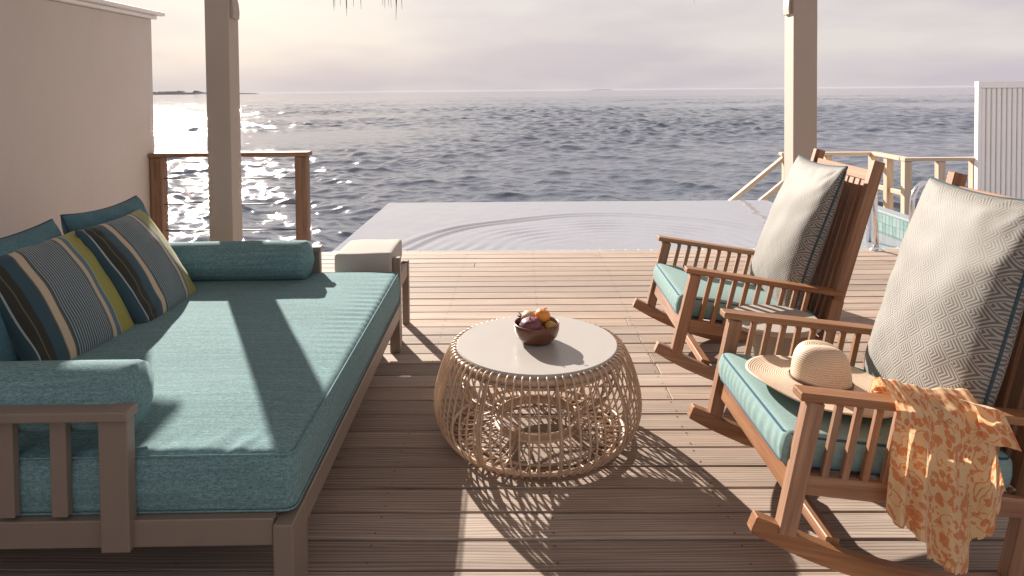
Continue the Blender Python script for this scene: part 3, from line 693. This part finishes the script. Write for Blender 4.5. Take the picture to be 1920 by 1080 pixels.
cane('cane', [(.333, 0, .345), (.338, 0, .385), (.358, 0, .392), (.380, 0, .372), (.412, 0, .30), (.436, 0, .21), (.440, 0, .14), (.425, 0, .085), (.392, 0, .035), (.350, 0, .006), (.30, 0, .006)], .0043, 72, d)
for sgn in (1, -1):
    cane('inner_cane', [(.340, 0, .375), (.350, sgn * d * .6, .345), (.352, sgn * d * 1.5, .29), (.318, sgn * d * 2.4, .225)], .0027, 24, 3 * d, d * .5 * sgn, .02, 3, 5)
cane('spoke', [(.380, 0, .030), (.33, d * .25, .022), (.26, d * .5, .030), (.20, d * .6, .044), (.178, d * .6, .056)], .0031, 46, 2 * PI / 46, .02, .02, 2, 5)
cane('brace_cane', [(.318, 0, .225), (.26, d * .8, .185), (.205, d * 1.3, .12), (.180, d * 1.5, .085)], .003, 12, 2 * PI / 12, .05, .03, 3, 5)
cane('strut', [(.345, 0, .36), (.375, 0, .32), (.415, 0, .22), (.422, 0, .13), (.402, 0, .06), (.36, 0, .012)], .0085, 8, PI / 4, .19, 0, 4, 8)
cane('strut', [(.335, 0, .36), (.31, .06, .24), (.20, .12, .13), (.178, .14, .08), (.27, .2, .02), (.33, .24, .014)], .0055, 4, PI / 2, .9, 0, 4, 8)
TZ = .4012
# bowl
bw = empty('fruit_bowl', (.062, 2.895, TZ)); tag(bw, 'small dark wooden bowl of fruit standing on the cream tabletop', 'bowl')
v, f = lathe([(a * 1.13, b) for a, b in [(.0005, .0), (.045, .0), (.060, .006), (.078, .028), (.086, .055), (.0865, .080), (.0845, .084), (.082, .080), (.080, .055), (.07, .030), (.05, .013), (.0005, .010)]], 56)
link('bowl_body', mesh(v, f, M_bowl, True), bw)
def fruit(name, loc, r, mat, label, cat, sq=(1, 1, 1), rot=(0, 0, 0), extra=None, lump=.02, seed=0):
    bm = bmesh.new(); bmesh.ops.create_uvsphere(bm, u_segments=28, v_segments=20, radius=1)
    for w in bm.verts:
        q = w.co.copy(); k = 1 + lump * math.sin(5 * math.atan2(q.y, q.x) + seed) * (1 - q.z ** 2) - .10 * math.exp(-((q.z - 1) / .12) ** 2) - .06 * math.exp(-((q.z + 1) / .1) ** 2)
        w.co = Vector((q.x * sq[0], q.y * sq[1], q.z * sq[2])) * r * k
    me = bpy.data.meshes.new(name); bm.to_mesh(me); bm.free(); me.materials.append(mat); me.polygons.foreach_set('use_smooth', [True] * len(me.polygons))
    e = empty(name, loc); e.rotation_euler = rot; link('flesh', me, e); tag(e, label, cat, 'fruit in the wooden bowl')
    if extra == 'stem':
        tubeobj('stem', e, M_green, [(0, 0, r * sq[2] * .85), (.001, 0, r * sq[2] * 1.0), (.004, .001, r * sq[2] * 1.22)], .0028, 6, radii=[.0045, .003, .002])
    if extra == 'leaf':
        tubeobj('stem', e, M_crown, [(0, 0, r * .85), (.002, 0, r * 1.05), (.012, 0, r * 1.12)], .002, 5)
    if extra == 'crown':
        for k in range(6):
            a = k * PI / 3; b0 = .34 * r
            vs_ = [(b0 * math.cos(a - .5), b0 * math.sin(a - .5), r * .9), (b0 * math.cos(a + .5), b0 * math.sin(a + .5), r * .9), (b0 * 1.9 * math.cos(a), b0 * 1.9 * math.sin(a), r * 1.42), (b0 * .5 * math.cos(a), b0 * .5 * math.sin(a), r * .92)]
            link('calyx_tip', mesh(vs_, [(0, 1, 2), (1, 3, 2), (3, 0, 2), (0, 3, 1)], M_crown), e)
    return e
bx, by = .062, 2.895
fruit('mangosteen', (bx - .026, by - .030, TZ + .074), .046, M_plum, 'wrinkled purple fruit with a short stem at the front of the bowl', 'fruit', (1.05, 1, .88), (.15, -.1, 0), 'stem', .03)
fruit('passion_fruit', (bx + .016, by - .042, TZ + .058), .028, M_plum, 'small dark purple fruit half hidden at the bowl front centre', 'fruit', (1, 1, .92), (.5, .3, 1), None, .02)
fruit('mandarin', (bx + .026, by + .020, TZ + .104), .034, M_orange, 'bright orange mandarin on top of the fruit pile', 'fruit', (1, 1, .92), (.1, .25, 0), 'leaf', .01)
fruit('kumquat', (bx + .060, by - .020, TZ + .070), .026, M_lime, 'small yellow orange fruit against the right rim of the bowl', 'fruit', (1, 1, .9), (.1, .4, 0), None, .01)
fruit('pomegranate', (bx - .034, by + .030, TZ + .084), .038, M_pom, 'pale brown pomegranate with a dark toothed crown pointing left', 'fruit', (1, 1, 1), (0, R(-78), R(-8)), 'crown', .03)
fruit('lychee', (bx + .002, by - .002, TZ + .092), .016, M_red, 'small bright red fruit wedged beneath the mandarin', 'fruit', (1, 1, 1), (0, 0, 0), None, .05)

# ------------------------------------------------------------------ rocking chairs
SC = .94
def chair_matrix(X, Y, Z, yaw, pit):
    O = Vector((X * SC, Y * SC, CAMH + (Z - CAMH) * SC))
    f_ = Vector((-math.cos(yaw), -math.sin(yaw), 0)); lat = Vector((-math.sin(yaw), math.cos(yaw), 0)); up = Vector((0, 0, 1))
    ex = f_ * math.cos(pit) + up * math.sin(pit); ez = -f_ * math.sin(pit) + up * math.cos(pit); ey = -lat
    M = Matrix((ex, ey, ez)).transposed().to_4x4(); M.translation = O; return M
CM1 = chair_matrix(.717, 3.871, 0, -.014, .245); CM2 = chair_matrix(.732, 2.463, -.017, .012, .209)
def q(x, y, z): return (x * SC, y * SC, z * SC)
def make_chair(label, M):
    ch = empty('rocking_chair', mat=M); tag(ch, label, 'rocking chair', 'rocking chairs on the right')
    W = M_teak
    def B(name, p0, p1, w, h, up=(0, 0, 1), bev=.003, seg=1): return bar(name, ch, W, q(*p0), q(*p1), w * SC, h * SC, up, bev, seg)
    sl = .088
    for s in (1, -1):
        # rocker arc
        Rr = 1.62; cx = -.46; zc = .026 + Rr; top = []; bot = []
        n = 18; x0, x1 = .056, -1.03
        for i in range(n + 1):
            x = x0 + (x1 - x0) * i / n; zb = zc - math.sqrt(Rr ** 2 - (x - cx) ** 2)
            h_ = .060
            bot.append((x, zb)); top.append((x - .010 * (1 - i / n), zb + h_ - .008 * (i == 0)))
        pts = [(a * SC, b * SC) for a, b in bot + top[::-1]]
        y0_, y1_ = sorted((s * .345 * SC, s * .389 * SC))
        link('rocker', prism(pts, y0_, y1_, W), ch)
        yc = s * .3725
        B('front_post', (-.055, yc, .125), (-.055, yc, .553), .046, .055, up=(1, 0, 0), bev=.003, seg=2)
        B('back_post', (-.800, s * .352, .08), (-.800, s * .352, .60), .046, .062, up=(1, 0, 0))
        B('back_post', (-.800, s * .352, .60), (-.828, s * .352, 1.343), .046, .056, up=(1, 0, 0))
        B('armrest', (.002, s * .375, .566), (-.80, s * .375, .566 + .80 * sl), .068, .026, bev=.004, seg=2)
        B('side_rail', (-.083, s * .370, .288), (-.77, s * .370, .288 + .69 * sl), .026, .062)
        for k in range(9):
            x = -.137 - .0628 * k; B('arm_slat', (x, s * .3725, .320 - x * sl - .012 + 0.0), (x, s * .3725, .549 - x * sl), .020, .022, up=(1, 0, 0), bev=.002)
    B('front_rail', (-.058, -.348, .275), (-.058, .348, .275), .022, .095, bev=.003)
    B('back_seat_rail', (-.765, -.328, .345), (-.765, .328, .345), .022, .06)
    B('crest_rail', (-.825, -.328, 1.262), (-.825, .328, 1.262), .024, .058)
    B('stretcher', (-.228, -.343, .102), (-.228, .343, .102), .045, .034)
    for k in range(10):
        y = -.29 + k * .0645; B('back_slat', (-.79, y, .377), (-.822, y, 1.232), .048, .022, up=(1, 0, 0), bev=.002)
    for k in range(6): x = -.14 - k * .11; B('seat_slat', (x, -.355, .300 - x * sl), (x, .355, .300 - x * sl), .06, .014)
    # seat cushion
    L_ = .735 * SC; Wd = .675 * SC; H_ = .112 * SC
    def dsp(c):
        x, y, z = c[:, 0], c[:, 1], c[:, 2]; o = c.copy(); side = np.clip(1 - np.abs(z / H_ - .5) * 2, 0, 1)
        o[:, 2] += .012 * (1 - (x / (L_ / 2)) ** 4) * (1 - (y / (Wd / 2)) ** 4) * (z > H_ * .6) + .0015 * wob(x, y, 18, 3) * (z > H_ * .6)
        front = x > L_ / 2 - .012; o[:, 0] += front * side * (.008 + .0014 * np.sin(y * 150 + 3 * wob(y, z, 12, 2)))
        sid = np.abs(y) > Wd / 2 - .012; o[:, 1] += np.sign(y) * sid * side * .008
        return o
    ey = Matrix.Rotation(math.atan(sl), 4, 'Y')
    cu = link('seat_cushion', cushion(L_, Wd, H_, .022, M_seat, (46, 90, 10), dsp), ch, None, Matrix.Translation(Vector(q(-.388, 0, .326 + .388 * sl - .02))) @ ey)
    for z in (H_ * .93, H_ * .09): tubeobj('piping', cu, M_pipe, seam_loop(L_ / 2 - .003, Wd / 2 - .003, .035, z), .0042, 6, True)
    return ch
make_chair('far wooden rocking chair in front of the right column, sage seat cushion', CM1)
make_chair('near wooden rocking chair holding the straw hat and orange scarf', CM2)
def chair_pillow(M, label, seed, dy=0.0, top=1.275, lean=0.0):
    xd = M.to_3x3() @ Vector((0, 1, 0)); ydv = M.to_3x3() @ Vector((-.10 + lean, 0, 1.0))
    o = M @ Vector(q(-.655, dy, (.44 + top) / 2))
    return throw('chair_pillow', o, xd, ydv, .63 * SC, (top - .43) * SC, .225 * SC, M_chev, label, 'pillow', 'cream patterned pillows on the rocking chairs', seed, .055, .0030, M_piped, .5, .0055, 50)
chair_pillow(CM1, 'tall cream chevron patterned pillow on the far rocking chair', 12)
chair_pillow(CM2, 'large cream chevron patterned pillow behind the straw hat, cut by the photo edge', 15, .0, 1.30)

# ------------------------------------------------------------------ side table between the chairs
tb = tag(empty('side_table', (1.13, 3.03, 0)), 'round grey side table standing between the two rocking chairs', 'side table')
v, f = lathe([(.0005, .425), (.188, .425), (.197, .432), (.197, .446), (.190, .452), (.0005, .452)], 56); link('tabletop', mesh(v, f, M_grey), tb)
v, f = lathe([(.13, .424), (.10, .36), (.075, .24), (.085, .12), (.13, .02), (.14, 0)], 40); link('pedestal', mesh(v, f, M_grey, True), tb)

# ------------------------------------------------------------------ hat
def hat():
    M = CM2 @ Matrix.Translation(Vector(q(-.262, .012, .478))) @ Matrix.Rotation(math.atan(.088) + R(1), 4, 'Y')
    h = empty('straw_hat', mat=M); tag(h, 'wide brimmed straw sun hat with a thin brown band on the near chair seat', 'hat')
    N = 84; prof = []
    def build(profile, fn, name):
        vs, fs, uv = [], [], []; s_ = 0; last = None
        for i, (r, z) in enumerate(profile):
            if last: s_ += math.hypot(r - last[0], z - last[1])
            last = (r, z)
            for k in range(N): a = 2 * PI * k / N; vs.append(fn(r, z, a)); uv.append((k / N * .8, s_))
        for i in range(len(profile) - 1):
            for k in range(N): fs.append((i * N + k, i * N + (k + 1) % N, (i + 1) * N + (k + 1) % N, (i + 1) * N + k))
        me = mesh(vs, fs, M_straw, True)
        l = me.uv_layers.new(name='UVMap')
        for p in me.polygons:
            for li in p.loop_indices:
                vi = me.loops[li].vertex_index; k = vi % N; i = vi // N; u = k / N
                if k == 0 and (max(me.loops[j].vertex_index % N for j in p.loop_indices) == N - 1): u = 1.0
                l.data[li].uv = (u * .8, uv[vi][1])
        o = link(name, me, h); md = o.modifiers.new('t', 'SOLIDIFY'); md.thickness = .0022; md.offset = -1; return o
    def fb(r, z, a):
        u = (r - .085) / .135; w = .007 * math.sin(2 * a + .5) * u ** 1.5 + .003 * math.sin(5 * a) * u + .010 * u ** 2 * max(0, math.cos(a + .35)) 
        return (r * 1.12 * math.cos(a), r * 1.05 * math.sin(a), z + w)
    build([(.085 + .135 * i / 22, .006 + .012 * (1 - i / 22) ** 2 + .004 * (i / 22) ** 4) for i in range(23)], fb, 'brim')
    def fc(r, z, a):
        den = -.010 * math.exp(-((r * math.sin(a)) / .022) ** 2) * max(0, (z - .07) / .06) * (1 if z > .07 else 0)
        return (r * 1.14 * math.cos(a) + z * .10, r * 1.0 * math.sin(a), z * 1.17 + den * .8)
    pr = [(.0875, .014), (.0868, .03), (.085, .05), (.082, .07), (.077, .088), (.069, .103), (.058, .114), (.044, .121), (.028, .1245), (.013, .126), (.0008, .1265)]
    pr = [tuple(v) for v in spl([(a, 0, b) for a, b in pr], 2)]; pr = [(p[0], p[2]) for p in pr]
    build(pr, fc, 'crown')
    band = [(fc(.0898, .021, 2 * PI * k / 64)) for k in range(64)]
    vs, fs = [], []
    for k in range(64):
        a = 2 * PI * k / 64
        for rr, zz in ((.0895, .012), (.0925, .012), (.0920, .0235), (.0890, .0235)): p = fc(rr, zz, a); vs.append(p)
    for k in range(64):
        j = (k + 1) % 64
        for c_ in range(4): fs.append((k * 4 + c_, j * 4 + c_, j * 4 + (c_ + 1) % 4, k * 4 + (c_ + 1) % 4))
    link('hat_band', mesh(vs, fs, M_band, False), h)
    rim = [fb(.2205, .010, 2 * PI * k / 90) for k in range(90)]; tubeobj('brim_edge', h, M_straw, rim, .0026, 6, True)
hat()

# ------------------------------------------------------------------ scarf
def scarf():
    YO = CM2 @ Vector(q(-.4, .411, .6))
    hemX = [1.030, 1.05, 1.09, 1.138, 1.143, 1.20, 1.268, 1.273, 1.30, 1.325, 1.33, 1.350, 1.374]
    hemZ = [.275, .250, .225, .195, .140, .115, .092, .182, .200, .235, .275, .292, .330]
    nu, nv = 210, 90; vs = []; uv = []; fs = []
    for i in range(nu + 1):
        u = i / nu; xt = 1.062 + .262 * u; xb = 1.030 + .344 * u
        ph = 2 * PI * (u * 4.6 + .35 * math.sin(5 * u)); zig = ((u * 17) % 1)
        zh = float(np.interp(xb, hemX, hemZ)) + .008 * (zig - .5)
        # arm top height at this x
        arm = float(np.interp(xt, [1.05, 1.35], [.577, .535])) + .006
        key = [(2.075, .50 + .01 * math.sin(ph)), (2.045, arm + .012), (2.01, arm + .030), (1.985, arm + .022), (1.955, arm + .008), (1.925, arm - .002), (1.912, arm - .03)]
        for j in range(nv + 1):
            t_ = j / nv
            if t_ < .30:
                s_ = t_ / .30 * (len(key) - 1); k = min(int(s_), len(key) - 2); fr_ = s_ - k
                fr_ = fr_ * fr_ * (3 - 2 * fr_) * .4 + fr_ * .6
                y = key[k][0] * (1 - fr_) + key[k + 1][0] * fr_; z = key[k][1] * (1 - fr_) + key[k + 1][1] * fr_; w = 0
                x = xt; am = .0022
                z += am * math.sin(ph * 1.0 + .6 * j / 10) + .0015 * math.sin(ph * 2.3 + 1) + .006 * math.sin(7 * u + 1)
            else:
                w = (t_ - .30) / .70; zt_ = arm - .03; z = zt_ + (zh - zt_) * w
                x = xt + (xb - xt) * (w ** .7); am = .005 + .012 * w
                y = 1.912 - .012 * w + am * math.sin(ph + .8 * w) + .0025 * math.sin(2.1 * ph + 3 * w)
                x += .003 * math.cos(ph) * w
            vs.append((x, y, z)); uv.append((u * .62, t_ * .72))
    N = nv + 1
    for i in range(nu):
        for j in range(nv): fs.append((i * N + j, i * N + j + 1, (i + 1) * N + j + 1, (i + 1) * N + j))
    o = link('scarf', mesh(vs, fs, M_scarf, True, uv), None); tag(o, 'orange and peach floral scarf draped over the near chair armrest', 'scarf')
    # outer fold flap
    vs = []; uv = []; fs = []; nu, nv = 30, 40
    for i in range(nu + 1):
        u = i / nu
        for j in range(nv + 1):
            t_ = j / nv; xt = 1.262 + .075 * u; xb = 1.300 + .098 * u; x = xt + (xb - xt) * t_
            zt_ = .578 - .02 * u; zb = .470 - .022 * u; z = zt_ + (zb - zt_) * max(0, (t_ - .2) / .8) + .010 * math.sin(min(1, t_ / .2) * PI / 2)
            y = 1.955 - .058 * min(1, t_ / .2) + .005 * math.sin(9 * u + 2 * t_) - .004; vs.append((x, y, z)); uv.append((.1 + u * .15, .1 + t_ * .2))
    N = nv + 1
    for i in range(nu):
        for j in range(nv): fs.append((i * N + j, i * N + j + 1, (i + 1) * N + j + 1, (i + 1) * N + j))
    link('scarf_fold', mesh(vs, fs, M_scarf, True, uv), o)
    # bunched end on the seat inside the arm
    vs = []; uv = []; fs = []; nu, nv = 50, 24
    for i in range(nu + 1):
        u = i / nu
        for j in range(nv + 1):
            a = PI * j / nv; x = 1.065 + .13 * u; rr = .028 * math.sin(PI * min(1, u * 1.0 + .02)) ** .4 * (1 + .14 * math.sin(8 * a + 9 * u))
            vs.append((x, 2.045 - rr * 1.4 * math.cos(a), .548 - .05 * u + rr * 1.4 * math.sin(a))); uv.append((u * .2, j / nv * .16))
    N = nv + 1
    for i in range(nu):
        for j in range(nv): fs.append((i * N + j, i * N + j + 1, (i + 1) * N + j + 1, (i + 1) * N + j))
    link('scarf_fold', mesh(vs, fs, M_scarf, True, uv), o)
scarf()

# ------------------------------------------------------------------ haze: pale air over the sea
bm = bmesh.new(); bmesh.ops.create_cube(bm, size=1); me = bpy.data.meshes.new('haze'); bm.to_mesh(me); bm.free()
hz = link('haze', me); hz.scale = (26000, 14000, 10.2); hz.location = (0, 5800, .8); hz['kind'] = 'stuff'
hm = bpy.data.materials.new('haze_air'); hm.use_nodes = True; hn = hm.node_tree; hn.nodes.clear()
pv = hn.nodes.new('ShaderNodeVolumePrincipled'); pv.inputs['Color'].default_value = (.86, .83, .90, 1); pv.inputs['Density'].default_value = 3.4e-5
ho = hn.nodes.new('ShaderNodeOutputMaterial'); hn.links.new(pv.outputs[0], ho.inputs['Volume']); me.materials.append(hm)
